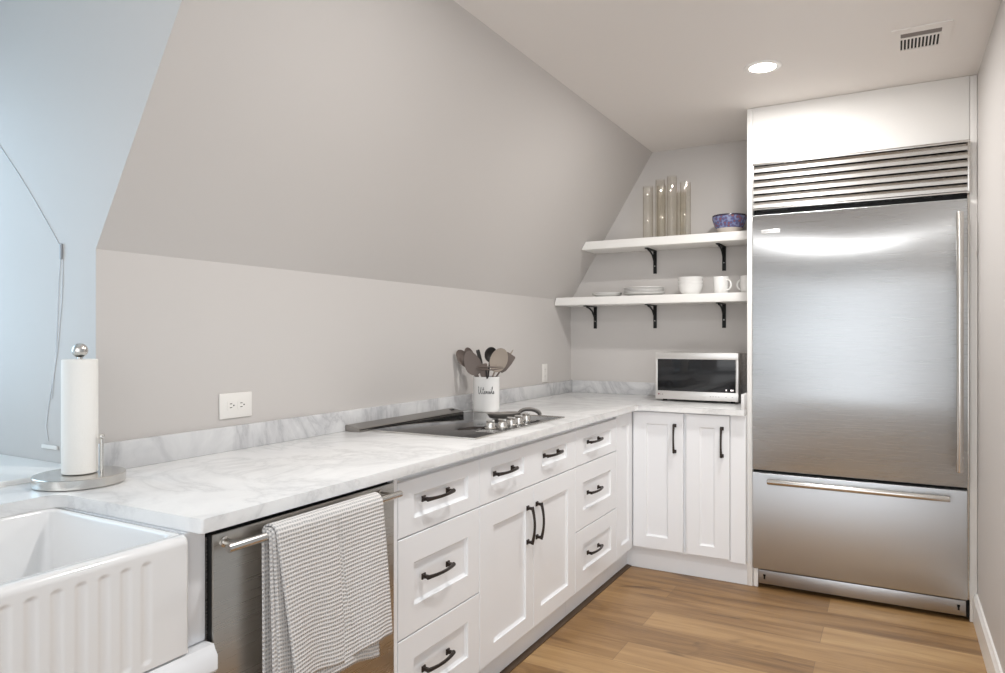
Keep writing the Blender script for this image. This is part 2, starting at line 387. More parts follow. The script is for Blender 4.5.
# ------------------------------------------------------------------ cabinet fronts
def mapL(u, v, w): return (FX+w, u, v)          # left run: u = y
def mapB(u, v, w): return (u, FY-w, v)          # back run: u = x
def shaker(name, mp, u0, u1, v0, v1, panels, root, t=0.02, material='cabinet', parent=None):
    bm = NB(); c = 0.0015
    U = sorted({u0+c, u1-c} | {p[0] for p in panels} | {p[1] for p in panels})
    V = sorted({v0+c, v1-c} | {p[2] for p in panels} | {p[3] for p in panels})
    g = {}
    def vt(u, v, w): return bm.verts.new(mp(u, v, w))
    for u in U:
        for v in V: g[u, v] = vt(u, v, t)
    for a, b in zip(U, U[1:]):
        for d, e in zip(V, V[1:]):
            if any(abs(p[0]-a) < 1e-6 and abs(p[1]-b) < 1e-6 and abs(p[2]-d) < 1e-6 and abs(p[3]-e) < 1e-6 for p in panels):
                R = [g[a, d], g[b, d], g[b, e], g[a, e]]
                for ins, w in ((0.0015, t-0.006), (0.009, t-0.0105)):
                    Q = [vt(a+ins, d+ins, w), vt(b-ins, d+ins, w), vt(b-ins, e-ins, w), vt(a+ins, e-ins, w)]
                    for i in range(4): bm.faces.new([R[i], R[(i+1) % 4], Q[(i+1) % 4], Q[i]])
                    R = Q
                bm.faces.new(R)
            else: bm.faces.new([g[a, d], g[b, d], g[b, e], g[a, e]])
    per = [(u, V[0]) for u in U] + [(U[-1], v) for v in V[1:]] + [(u, V[-1]) for u in U[-2::-1]] + [(U[0], v) for v in V[-2:0:-1]]
    def outp(u, v): return (u0 if u == U[0] else u1 if u == U[-1] else u, v0 if v == V[0] else v1 if v == V[-1] else v)
    A = [g[p] for p in per]; Bq = [vt(*outp(*p), t-c) for p in per]; Cq = [vt(*outp(*p), 0.0) for p in per]
    n = len(per)
    for i in range(n):
        j = (i+1) % n
        bm.faces.new([A[i], A[j], Bq[j], Bq[i]]); bm.faces.new([Bq[i], Bq[j], Cq[j], Cq[i]])
    bm.faces.new(Cq)
    return link(name, bm, M[material], root, parent, smooth=0)
def pull(mp, u, v, vert, root, parent, L=0.15):
    """arched bar pull on two square feet"""
    bm = NB(); h = L/2-0.008
    def P(s, w, d=0): return mp(u+d, v+s, 0.02+w) if vert else mp(u+s, v+d, 0.02+w)
    for s in (-h, h):
        a = [P(s-0.009, 0.0, -0.009), P(s+0.009, 0.0, -0.009), P(s+0.009, 0.0, 0.009), P(s-0.009, 0.0, 0.009)]
        b = [P(s-0.009, 0.004, -0.009), P(s+0.009, 0.004, -0.009), P(s+0.009, 0.004, 0.009), P(s-0.009, 0.004, 0.009)]
        c = [P(s-0.005, 0.007, -0.005), P(s+0.005, 0.007, -0.005), P(s+0.005, 0.007, 0.005), P(s-0.005, 0.007, 0.005)]
        e = [P(s-0.005, 0.024, -0.005), P(s+0.005, 0.024, -0.005), P(s+0.005, 0.024, 0.005), P(s-0.005, 0.024, 0.005)]
        loft(bm, [a, b, c, e])
    pts = []; rr = []
    for i in range(17):
        k = -1+i/8; pts.append(P(k*(h+0.006), 0.021+0.012*(1-k*k))); rr.append(0.0052+0.0022*abs(k)**3)
    tube(bm, pts, rr, 8)
    return link('pull', bm, M['bronze'], root, parent, smooth=40)
def carcass(root, x0, x1, y0, y1, toe):
    bm = NB(); box(bm, x0, x1, y0, y1, 0.115, 0.884); link('body', bm, M['cabinet'], root, smooth=0)
    bm = NB(); box(bm, *toe, 0.0, 0.1145); o = link('toe_kick', bm, M['cabinet'], root, smooth=0)

XB = 0.002                                       # cabinet backs
# narrow three-drawer bank between dishwasher and cooktop cabinet
def bank(y0, y1, p0, p1, label):
    r = thing('drawer_cabinet', label, 'cabinet', (0.32, (y0+y1)/2, 0))
    carcass(r, XB, FX, y0+0.0005, y1-0.0005, (XB, 0.6067, y0+0.0005, y1-0.0005))
    for (z0, z1, q0, q1, hz) in ((0.6955, 0.860, 0.741, 0.815, 0.792), (0.3965, 0.6915, 0.478, 0.608, 0.553), (0.118, 0.3925, 0.198, 0.318, 0.268)):
        d = shaker('drawer_front', mapL, y0+0.0015, y1-0.0015, z0, z1, [(p0, p1, q0, q1)], r)
        pull(mapL, (p0+p1)/2-0.04 if y0 < 2 else (p0+p1)/2-0.065, hz, False, r, d)
    return r
bank(1.644, 2.107, 1.722, 2.031, 'white three-drawer cabinet next to the dishwasher')
bank(2.953, 3.495, 3.044, 3.415, 'white three-drawer cabinet between the double-door cabinet and the corner')
# cabinet under the cooktop: wide false front with two pulls over two doors
r = thing('cooktop_cabinet', 'white double-door cabinet under the cooktop with a wide two-panel front above', 'cabinet', (0.32, 2.53, 0))
carcass(r, XB, FX, 2.1075, 2.9525, (XB, 0.6067, 2.1075, 2.9525))
d = shaker('false_front', mapL, 2.1085, 2.9515, 0.6955, 0.860, [(2.187, 2.445, 0.755, 0.819), (2.607, 2.862, 0.755, 0.819)], r)
pull(mapL, 2.277, 0.793, False, r, d); pull(mapL, 2.69, 0.797, False, r, d)
d = shaker('door', mapL, 2.1085, 2.5275, 0.118, 0.6915, [(2.205, 2.462, 0.180, 0.607)], r); pull(mapL, 2.4745, 0.545, True, r, d)
d = shaker('door', mapL, 2.5305, 2.9515, 0.118, 0.6915, [(2.597, 2.871, 0.183, 0.611)], r); pull(mapL, 2.556, 0.545, True, r, d)
# corner cabinet: folding pair of doors round the inner corner
r = thing('corner_cabinet', 'white corner cabinet with a folding door pair meeting in the inside corner', 'cabinet', (0.3, 4.05, 0))
bm = NB(); prism(bm, [(XB, 3.4965), (FX, 3.4965), (FX, FY), (0.938, FY), (0.938, D-0.003), (XB, D-0.003)], 0.115, 0.884); link('body', bm, M['cabinet'], r, smooth=0)
bm = NB(); prism(bm, [(XB, 3.4965), (0.6067, 3.4965), (0.6067, 3.8035), (0.938, 3.8035), (0.938, D-0.003), (XB, D-0.003)], 0, 0.1145); link('toe_kick', bm, M['cabinet'], r, smooth=0)
shaker('door', mapL, 3.4975, 3.749, 0.118, 0.878, [(3.575, 3.69, 0.176, 0.812)], r)
d = shaker('door', mapB, 0.659, 0.9365, 0.130, 0.878, [(0.733, 0.855, 0.197, 0.815)], r); pull(mapB, 0.892, 0.742, True, r, d, 0.155)
# narrow base cabinet under the microwave
r = thing('base_cabinet', 'narrow white single-door cabinet under the microwave beside the fridge panel', 'cabinet', (1.1, 4.05, 0))
bm = NB(); box(bm, 0.9385, 1.2565, FY, D-0.003, 0.115, 0.884); link('body', bm, M['cabinet'], r, smooth=0)
bm = NB(); box(bm, 0.9385, 1.2565, 3.8035, D-0.003, 0, 0.1145); link('toe_kick', bm, M['cabinet'], r, smooth=0)
d = shaker('door', mapB, 0.953, 1.178, 0.130, 0.878, [(1.024, 1.102, 0.185, 0.812)], r); pull(mapB, 1.140, 0.740, True, r, d, 0.158)
bm = NB(); box(bm, 1.181, 1.2565, FY-0.012, FY-0.0005, 0.118, 0.884, 0.001); link('filler_strip', bm, M['cabinet'], r, smooth=0)

# ------------------------------------------------------------------ sink and its cabinet
SY0, SY1 = 0.143, 0.945
r = thing('sink_cabinet', 'white cabinet holding the apron sink with a slim end panel and moulding', 'cabinet', (0.32, 0.55, 0))
bm = NB(); box(bm, XB, FX, SY0-0.04, 0.9970, 0.115, 0.637); box(bm, XB, FX, 0.9475, 0.9970, 0.637, 0.884); box(bm, XB, FX, SY0-0.04, SY0-0.003, 0.637, 0.884)
link('body', bm, M['cabinet'], r, smooth=0)
bm = NB(); box(bm, FX+0.0005, 0.641, 0.9475, 0.9970, 0.645, 0.884, 0.002); link('end_panel', bm, M['cabinet'], r)
bm = NB(); prism(bm, [(FX+0.0005, 0.585), (0.674, 0.585), (0.680, 0.592), (0.680, 0.622), (0.673, 0.632), (0.668, 0.643), (FX+0.0005, 0.643)], SY0-0.04, 0.9970, 'y'); link('moulding', bm, M['cabinet'], r, smooth=40)
bm = NB(); box(bm, XB, 0.6067, SY0-0.04, 0.9970, 0, 0.1145); link('toe_kick', bm, M['cabinet'], r, smooth=0)
for y0, y1 in ((0.106, 0.5445), (0.5475, 0.987)):
    d = shaker('door', mapL, y0, y1, 0.118, 0.583, [(y0+0.075, y1-0.075, 0.19, 0.51)], r)
    pull(mapL, 0.51 if y0 < 0.3 else 0.582, 0.46, True, r, d)
sk = thing('apron_sink', 'white fireclay apron-front sink with a fluted front', 'sink', (0.42, 0.545, 0.65))
bm = NB()
def ring(x0, x1, y0, y1, rr, z): return [(x, y, z) for x, y in rrect(x0, x1, y0, y1, rr, 6)]
loft(bm, [ring(0.15, 0.645, SY0, SY1, 0.02, 0.645), ring(0.15, 0.645, SY0, SY1, 0.02, 0.880), ring(0.154, 0.641, SY0+0.004, SY1-0.004, 0.018, 0.884),
          ring(0.178, 0.636, SY0+0.016, SY1-0.016, 0.022, 0.884), ring(0.182, 0.630, SY0+0.020, SY1-0.020, 0.024, 0.879),
          ring(0.188, 0.618, SY0+0.028, SY1-0.030, 0.028, 0.72), ring(0.194, 0.612, SY0+0.034, SY1-0.036, 0.034, 0.695), ring(0.215, 0.592, SY0+0.055, SY1-0.057, 0.05, 0.677), ring(0.25, 0.55, SY0+0.10, SY1-0.10, 0.06, 0.672)])
link('basin', bm, M['ceramic'], sk, smooth=50)
# apron: fluted slab, height field on the front
bm = NB()
ny, nz = 270, 96
fl = [0.844-0.0412*i for i in range(15)]
def depth(y, z):
    dmin = 1
    for f in fl:
        zz = min(max(z, 0.667), 0.850); dd = math.hypot(y-f, (z-zz)*1.9)
        dmin = min(dmin, dd)
    q = dmin/0.0115
    return 0.0030*(1-q*q) if q < 1 else 0
X0, AZ0, AZ1 = 0.668, 0.648, 0.884
grid = []
R_ = 0.016
for j in range(nz+1):
    row = []
    # z runs up the front and over the rounded top edge to the inside
    s = j/nz; 
    for i in range(ny+1):
        y = SY0-0.002+(SY1-0.006-(SY0-0.002))*i/ny
        if s <= 0.8:
            z = AZ0+(AZ1-R_-AZ0)*s/0.8; x = X0-depth(y, z)
        else:
            a = math.pi*(s-0.8)/0.2*0.5; z = AZ1-R_+R_*math.sin(a); x = X0-R_+R_*math.cos(a)
        e = min(y-(SY0-0.002), (SY1-0.006)-y)
        if e < 0.008: x -= 0.008-math.sqrt(max(0, 0.008**2-(0.008-e)**2))
        row.append(bm.verts.new((x, y, z)))
    grid.append(row)
for tgt in ((0.640, AZ1), (0.632, AZ1-0.004), (0.624, 0.865), (0.620, 0.80), (0.620, AZ0)):
    grid.append([bm.verts.new((tgt[0], grid[0][i].co.y, tgt[1])) for i in range(ny+1)])
for A, Bq in zip(grid, grid[1:]):
    for i in range(ny): bm.faces.new([A[i], A[i+1], Bq[i+1], Bq[i]])
for i in (0, ny): bm.faces.new([rw[i] for rw in grid])
bm.faces.new([grid[0][i] for i in range(ny+1)] + [grid[-1][i] for i in range(ny, -1, -1)])
o = link('apron', bm, M['ceramic'], sk, smooth=40); o['label'] = 'fluted apron front'
bm = NB(); lathe(bm, [(0, 0.004), (0.03, 0.004), (0.036, 0.006), (0.043, 0.006), (0.045, 0.001), (0.045, 0)], (0.40, 0.545, 0.672), 28); link('drain', bm, M['chrome'], sk)

# ------------------------------------------------------------------ dishwasher and towel
dw = thing('dishwasher', 'brushed steel dishwasher with a bar handle between sink and drawers', 'dishwasher', (0.33, 1.317, 0))
bm = NB(); box(bm, 0.03, 0.630, 0.9985, 1.640, 0.11, 0.874); link('tub', bm, M['rubber'], dw, smooth=0)
bm = NB(); box(bm, 0.651, 0.658, 1.004, 1.622, 0.125, 0.868, 0.002); link('door', bm, M['dishsteel'], dw)
bm = NB(); box(bm, 0.6305, 0.6505, 1.005, 1.621, 0.126, 0.866); link('door_liner', bm, M['rubber'], dw, smooth=0)
bm = NB(); box(bm, 0.631, 0.640, 1.0000, 1.0025, 0.36, 0.862); link('side_trim', bm, M['steel'], dw, smooth=0)
bm = NB(); box(bm, 0.1, 0.60, 0.9985, 1.640, 0.0, 0.109); link('toe_kick', bm, M['rubber'], dw, smooth=0)
bm = NB(); box(bm, 0.6305, 0.654, 1.6245, 1.6425, 0.118, 0.884, 0.001); link('filler_strip', bm, M['cabinet'], dw, smooth=0)
BX, BZ = 0.708, 0.848
bm = NB(); tube(bm, [(BX, 1.0, BZ), (BX, 1.003, BZ), (BX, 1.585, BZ), (BX, 1.588, BZ)], [0.0085, 0.0095, 0.0095, 0.0085], 20); hb = link('handle', bm, M['rod'], dw)
for y in (1.030, 1.556):
    bm = NB(); tube(bm, [(0.6585, y, BZ), (0.662, y, BZ), (0.663, y, BZ), (BX, y, BZ)], [0.0115, 0.0115, 0.0075, 0.0075], 16); link('standoff', bm, M['rod'], dw, hb)

def towel():
    root = thing('dish_towel', 'grey and white waffle-weave dish towel hanging folded over the dishwasher handle', 'towel', (BX, 1.31, BZ))
    def sheet(name, y0, y1, rad, zf, zb, amp, ph, skew, lab=None, crease=False):
        bm = NB(); uvl = bm.loops.layers.uv.new('UVMap')
        prof = []
        nd = 40
        for k in range(nd+1): prof.append(('f', k/nd))          # front bottom -> top
        for k in range(1, 12): prof.append(('a', k/12))
        for k in range(nd+1): prof.append(('b', k/nd))
        nyy = 56; rows = []; s = 0; prev = None; th = 0.0035
        front = []; ss = []
        for kind, t in prof:
            row = []
            for i in range(nyy+1):
                v = i/nyy
                zbot_f = zf[0]+(zf[1]-zf[0])*v + 0.006*math.sin(9*v+ph)
                if kind == 'f': z = zbot_f+(BZ-zbot_f)*t; x = BX+rad; dn = 1-t
                elif kind == 'a': a = math.pi*t; x = BX+rad*math.cos(a); z = BZ+rad*math.sin(a); dn = 0
                else:
                    zb_ = zb[0]+(zb[1]-zb[0])*v; z = BZ+(zb_-BZ)*t; x = BX-rad*0.95; dn = t
                if kind == 'f':
                    x += amp*dn*(0.6*math.sin(7.5*v+ph+1.5*dn)+0.4*math.sin(17*v+2*ph)) + 0.010*dn
                    if crease: x -= 0.007*math.exp(-((v-0.53)/0.013)**2)*min(1, dn*6+0.3); z -= 0.0015*math.exp(-((v-0.53)/0.02)**2)
                if kind == 'b': x += 0.004*dn*math.sin(9*v+ph)
                y = y0+(y1-y0)*v + skew*dn*(1-v*0.2)
                row.append((x, y, z))
            if prev is not None: s += (Vector(row[nyy//2])-Vector(prev[nyy//2])).length
            prev = row; front.append([bm.verts.new(p) for p in row]); ss.append(s)
        for j in range(len(front)-1):
            for i in range(nyy):
                f = bm.faces.new([front[j][i], front[j][i+1], front[j+1][i+1], front[j+1][i]])
                for lp, (jj, ii) in zip(f.loops, ((j, i), (j, i+1), (j+1, i+1), (j+1, i))):
                    lp[uvl].uv = ((y1-y0)*ii/nyy, ss[jj])
        o = link(name, bm, M['towel'], root, uv=True, smooth=180)
        md = o.modifiers.new('thick', 'SOLIDIFY'); md.thickness = 0.0042; md.offset = 0
        if lab: o['label'] = lab
        return o
    sheet('outer_fold', 1.112, 1.478, 0.0235, (0.500, 0.488), (0.56, 0.56), 0.009, 0.4, 0.04, 'outer fold with a crease down the middle', True)
    sheet('inner_fold', 1.106, 1.452, 0.0165, (0.488, 0.452), (0.50, 0.50), 0.006, 1.9, 0.012, 'inner fold peeping out at the side and bottom')
    sheet('back_fold', 1.101, 1.30, 0.0118, (0.470, 0.47), (0.44, 0.44), 0.003, 0.9, 0.0)
towel()

# ------------------------------------------------------------------ cooktop, downdraft, spoon rest
ck = thing('cooktop', 'black glass cooktop with steel knobs set in the worktop', 'cooktop', (0.34, 2.57, CT))
GX0, GX1, GY0, GY1 = 0.095, 0.597, 2.176, 2.968
bm = NB(); box(bm, GX0, GX1-0.006, GY0+0.003, GY1-0.003, CT+0.0008, CT+0.0065, 0.0015); o = link('glass_top', bm, M['blackglass'], ck)
bm = NB(); box(bm, GX1-0.0058, GX1, GY0+0.003, GY1-0.003, CT+0.0006, CT+0.007, 0.001); box(bm, GX0, GX1, GY0, GY0+0.0028, CT+0.0006, CT+0.007, 0.0008); box(bm, GX0, GX1, GY1-0.0028, GY1, CT+0.0006, CT+0.007, 0.0008)
link('edge_trim', bm, M['rod'], ck)
for kx, ky in ((0.512, 2.430), (0.540, 2.478), (0.536, 2.560), (0.532, 2.632), (0.520, 2.728)):
    bm = NB(); c = (kx, ky, CT+0.0066)
    lathe(bm, [(0, 0.0002), (0.024, 0.0002), (0.024, 0.004), (0.019, 0.006), (0.018, 0.022), (0.0165, 0.0245), (0, 0.0245)], c, 24)
    k = link('knob', bm, M['rod'], ck)
    bm = NB(); box(bm, kx-0.018, kx+0.018, ky-0.0045, ky+0.0045, CT+0.0312, CT+0.043, 0.002); link('grip', bm, M['rod'], ck, k)
for i in range(3):
    bm = NB(); tube(bm, [(0.50+0.022*a, 2.335+0.024*i+0.006*math.sin(a*0.78), CT+0.0067) for a in range(5)], 0.0008, 6)
    link('control_mark', bm, M['plastic'], ck)
dv = thing('downdraft_vent', 'long dark steel downdraft vent bar behind the cooktop', 'vent', (0.055, 2.53, CT))
bm = NB(); prism(bm, [(0.0205, CT+0.001), (0.094, CT+0.001), (0.094, CT+0.007), (0.086, CT+0.014), (0.028, CT+0.026), (0.0205, CT+0.024)], 2.128, 2.890, 'y'); link('cover', bm, M['darksteel'], dv, smooth=20)
bm = NB(); box(bm, 0.0865, 0.0945, 2.130, 2.888, CT+0.0075, CT+0.0105); link('intake_slot', bm, M['black'], dv, smooth=0)
bm = NB(); box(bm, 0.045, 0.060, 2.835, 2.86, CT+0.0190, CT+0.0235, 0.001); link('button', bm, M['black'], dv)
# spoon rest behind the knobs
sr = thing('spoon_rest', 'dark grey spoon rest with a curved loop handle lying on the cooktop behind the knobs', 'spoon rest', (0.38, 2.78, CT+0.0066))
def along(a, b, s): return Vector(a)+(Vector(b)-Vector(a))*s
bm = NB()
A = Vector((0.325, 2.700, CT+0.0070)); Bv = Vector((0.435, 2.865, CT+0.0070)); dirv = (Bv-A).normalized(); side = Vector((-dirv.y, dirv.x, 0))
cen = (A+Bv)/2
rings = []
for (k, z) in ((0.70, 0.0), (0.85, 0.004), (1.0, 0.022), (0.97, 0.024), (0.85, 0.018), (0.6, 0.016)):
    rings.append([cen+dirv*(0.085*k*math.cos(2*math.pi*i/32))+side*(0.042*k*math.sin(2*math.pi*i/32))+Vector((0, 0, z)) for i in range(32)])
loft(bm, rings); link('dish', bm, M['greymetal'], sr, smooth=50)
bm = NB()
pts = []
e0 = cen+dirv*0.078
for i in range(15):
    a = math.pi*i/14
    pts.append(e0+dirv*(0.045-0.045*math.cos(a))*1.0+side*(-0.03*(1-math.cos(a))/2)+Vector((0, 0, 0.018+0.022*math.sin(a)-0.0095*(i/14))))
tube(bm, pts, [0.012]*15, 10, flat=0.7); link('loop_handle', bm, M['greymetal'], sr, smooth=50)

# ------------------------------------------------------------------ crock and utensils
CKX, CKY = 0.138, 3.034
RV = Vector((math.cos(YAW), math.sin(YAW), 0)); FV = Vector((-math.sin(YAW), math.cos(YAW), 0))
cr = thing('utensil_crock', 'white ceramic utensil crock with black script lettering on the worktop behind the cooktop', 'crock', (CKX, CKY, CT))
bm = NB(); lathe(bm, [(0, 0.0008), (0.060, 0.0008), (0.0645, 0.004), (0.066, 0.02), (0.066, 0.168), (0.0675, 0.172), (0.0665, 0.176), (0.063, 0.176), (0.0615, 0.170), (0.0605, 0.02), (0, 0.012)], (CKX, CKY, CT), 56); link('pot', bm, M['china'], cr, smooth=50)
# cursive strokes wrapped round the front of the pot (units: letter heights)
strokes = [
 [(0.0, 2.1), (0.25, 2.35), (0.4, 2.0), (0.3, 1.0), (0.35, 0.3), (0.7, 0.0), (1.1, 0.5), (1.4, 1.6), (1.5, 2.3), (1.4, 1.2), (1.5, 0.3), (1.8, 0.1), (2.1, 0.5)],
 [(2.55, 2.2), (2.4, 1.2), (2.35, 0.3), (2.6, 0.05), (2.95, 0.4)], [(2.05, 1.45), (2.5, 1.5), (2.95, 1.6)],
 [(2.95, 0.4), (3.35, 0.75), (3.4, 1.0), (3.15, 0.95), (3.05, 0.5), (3.25, 0.05), (3.65, 0.35)],
 [(3.65, 0.35), (3.85, 0.95), (3.8, 0.1), (4.1, 0.9), (4.35, 0.8), (4.3, 0.2), (4.5, 0.1), (4.75, 0.5)],
 [(4.75, 0.5), (5.05, 1.0), (5.2, 0.5), (5.1, 0.05), (4.85, 0.15), (5.4, 0.3)],
 [(5.4, 0.3), (5.65, 0.95), (5.6, 0.2), (5.85, 0.1), (6.1, 0.6)], [(5.75, 1.35), (5.8, 1.45)],
 [(6.1, 0.6), (6.6, 1.9), (6.6, 2.4), (6.4, 2.1), (6.35, 0.4), (6.6, 0.05), (6.9, 0.4)],
 [(6.9, 0.4), (7.2, 1.0), (7.35, 0.5), (7.2, 0.05), (6.95, 0.15), (7.6, 0.35)]]
bm = NB()
for st in strokes:
    pts = []
    for (a0, b0), (a1, b1) in zip(st, st[1:]):
        for q in range(3): pts.append((a0+(a1-a0)*q/3, b0+(b1-b0)*q/3))
    pts.append(st[-1]); w = []
    for a, b in pts:
        off = (a-3.8)*0.0113; zz = CT+0.092+b*0.0155
        th = off/0.0662
        dirn = (-FV*math.cos(th)+RV*math.sin(th)); w.append((CKX+dirn.x*0.0662, CKY+dirn.y*0.0662, zz))
    tube(bm, w, 0.00125, 6)
link('lettering', bm, M['ink'], cr, smooth=60)

def utensil(name, label, base, head, wid, ln, thick, material, outline, bowl=0.0, roll=0.0, hr=0.005, hmat=None, hole=False):
    """a stick from inside the crock to a head; base/head: (right, away, up) from the crock's foot in metres"""
    def W(p): return Vector((CKX, CKY, CT))+RV*p[0]+FV*p[1]+Vector((0, 0, p[2]))
    b, h = W(base), W(head); ax = (h-b).normalized()
    n = -FV; n = (n-ax*n.dot(ax)).normalized(); v = ax.cross(n)
    if roll: n, v = n*math.cos(roll)+v*math.sin(roll), v*math.cos(roll)-n*math.sin(roll)
    r = thing(name, label, 'utensil', tuple(b), 'cooking utensils standing in the crock')
    bm = NB(); tube(bm, [b, b+(h-b)*0.5, h-ax*ln*0.40, h-ax*ln*0.2], [hr, hr, hr*0.9, hr*0.6], 10); link('handle', bm, M[hmat or material], r, smooth=60)
    bm = NB()
    pts = [(ln*u, wid*w) for u, w in outline]
    if hole:
        N_ = len(pts); sc = 0.62
        rings = []
        cu = sum(p[0] for p in pts)/N_
        for k, d in ((1.0, 0), (1.0, thick), (sc, thick), (sc, 0)):
            rings.append([h+ax*(cu+(p[0]-cu)*k)+v*p[1]*k+n*d for p in pts])
        R = [[bm.verts.new(p) for p in q] for q in rings]
        for A, Bq in zip(R, R[1:]+R[:1]):
            for i in range(N_): bm.faces.new([A[i], A[(i+1) % N_], Bq[(i+1) % N_], Bq[i]])
    else:
        rings = [[h+ax*p[0]*k+v*p[1]*k+n*(bowl*(1-k*k)*-1+d) for p in pts] for k, d in ((0.05, 0), (0.4, 0), (0.75, 0), (1.0, 0), (1.0, thick), (0.75, thick), (0.4, thick), (0.05, thick))]
        loft(bm, rings)
    link('head', bm, M[material], r, smooth=50)
    return r
oval = [(0.5*math.cos(2*math.pi*i/24), 0.5*math.sin(2*math.pi*i/24)) for i in range(24)]
leaf = [(0.5*math.cos(2*math.pi*i/24), 0.5*math.sin(2*math.pi*i/24)*(1-0.25*math.cos(2*math.pi*i/24))) for i in range(24)]
blade = [(-0.5, -0.22), (-0.3, -0.42), (0.1, -0.5), (0.45, -0.48), (0.5, -0.38), (0.5, 0.38), (0.45, 0.48), (0.1, 0.5), (-0.3, 0.42), (-0.5, 0.22)]
utensil('cooking_spoon', 'taupe spoon leaning far left in the crock towards the wall', (0.053, 0.004, 0.022), (-0.116, -0.012, 0.266), 0.058, 0.100, 0.004, 'greytool', oval, 0.014, 0.3)
utensil('spatula', 'broad taupe spatula leaning left at the front of the crock', (0.025, -0.02, 0.02), (-0.070, -0.020, 0.245), 0.082, 0.130, 0.005, 'greytool', leaf, 0.003, 0.0)
utensil('serving_spoon', 'small spoon tip showing above the broad spatula', (0.015, 0.02, 0.02), (-0.088, 0.015, 0.285), 0.046, 0.075, 0.004, 'greytool', oval, 0.010, 0.4)
utensil('butter_spreader', 'narrow dark spreader tilted left behind the broad spatula', (0.03, 0.03, 0.02), (-0.035, 0.015, 0.268), 0.020, 0.085, 0.003, 'darktool', blade, 0.0, 0.5)
utensil('ladle', 'black ladle with a deep bowl in the middle of the crock', (-0.01, 0.03, 0.02), (0.020, 0.02, 0.285), 0.078, 0.078, 0.004, 'darktool', oval, 0.022, 0.7)
utensil('wooden_spoon', 'pale tan oval spoon leaning right in the crock', (-0.025, -0.02, 0.02), (0.062, -0.022, 0.258), 0.088, 0.125, 0.005, 'tantool', oval, 0.006, 0.0)
utensil('wooden_turner', 'brown turner leaning far right in the crock', (-0.054, 0.008, 0.022), (0.096, 0.014, 0.243), 0.056, 0.105, 0.005, 'greytool', blade, 0.0, 0.2)
utensil('skewer', 'thin tan stick reaching highest on the right of the crock', (-0.046, 0.022, 0.022), (0.122, 0.022, 0.290), 0.007, 0.05, 0.003, 'tantool', oval, 0.0, 0.0, 0.0022)
utensil('flat_turner', 'short taupe flat turner upright at the front middle of the crock', (0.012, -0.035, 0.02), (-0.012, -0.048, 0.205), 0.044, 0.075, 0.004, 'greytool', blade, 0.0, 0.0, 0.006)
# tongs lying across the rim
r = thing('kitchen_tongs', 'dark tongs lying level across the top of the crock utensils', 'utensil', (CKX, CKY, CT+0.22), 'cooking utensils standing in the crock')
def W(a, b, c): return Vector((CKX, CKY, CT))+RV*a+FV*b+Vector((0, 0, c))
for dz in (0.0, 0.014):
    bm = NB(); tube(bm, [W(-0.048, -0.073, 0.218+dz*0.3), W(-0.02, -0.077, 0.214+dz), W(0.03, -0.077, 0.212+dz), W(0.085, -0.071, 0.220+dz*0.4)], [0.004, 0.006, 0.006, 0.003], 8, flat=0.5); link('arm', bm, M['greytool'], r, smooth=60)
bm = NB(); tube(bm, [W(0.0, -0.077, 0.216), W(0.006, -0.070, 0.17), W(0.008, -0.066, 0.177)], [0.0045, 0.0045, 0.0045], 8); link('hanging_loop', bm, M['darktool'], r, smooth=60)

# ------------------------------------------------------------------ paper towel holder
PX, PY = 0.0985, 1.0435
h = thing('paper_towel_holder', 'brushed steel paper towel holder with round base and ball top by the sink', 'paper towel holder', (PX, PY, CT))
bm = NB(); lathe(bm, [(0, 0.0008), (0.102, 0.0008), (0.105, 0.003), (0.105, 0.024), (0.103, 0.026), (0, 0.026)], (PX, PY, CT), 72); link('base', bm, M['rod'], h)
bm = NB(); tube(bm, [(PX, PY, CT+0.0262), (PX, PY, CT+0.332)], 0.006, 14); link('post', bm, M['rod'], h)
bm = NB(); lathe(bm, [(0, 0.322)]+[(0.0185*math.sin(math.pi*i/16), 0.3405-0.0185*math.cos(math.pi*i/16)) for i in range(1, 16)]+[(0, 0.359)], (PX, PY, CT), 28); link('ball_knob', bm, M['rod'], h, smooth=60)
ax_, ay_ = PX+0.045, PY+0.030
bm = NB(); tube(bm, [(ax_, ay_, CT+0.0262), (ax_, ay_, CT+0.118)], 0.0038, 10); lathe(bm, [(0, 0.112)]+[(0.0075*math.sin(math.pi*i/10), 0.1195-0.0075*math.cos(math.pi*i/10)) for i in range(1, 10)]+[(0, 0.127)], (ax_, ay_, CT), 16); link('tension_arm', bm, M['rod'], h, smooth=60)
bm = NB(); prof = [(0.019, 0.028), (0.039, 0.028), (0.041, 0.030)] + [(0.0412, 0.030+0.284*i/6) for i in range(1, 6)] + [(0.041, 0.316), (0.039, 0.318), (0.019, 0.318), (0.019, 0.028)]
lathe(bm, prof, (PX, PY, CT), 48)
box(bm, PX-0.0418, PX-0.0405, PY-0.012, PY+0.0, CT+0.029, CT+0.317)
solo('paper_towel_roll', bm, M['paper'], (PX, PY, CT+0.028), 'white paper towel roll standing on the steel holder', 'paper towel')

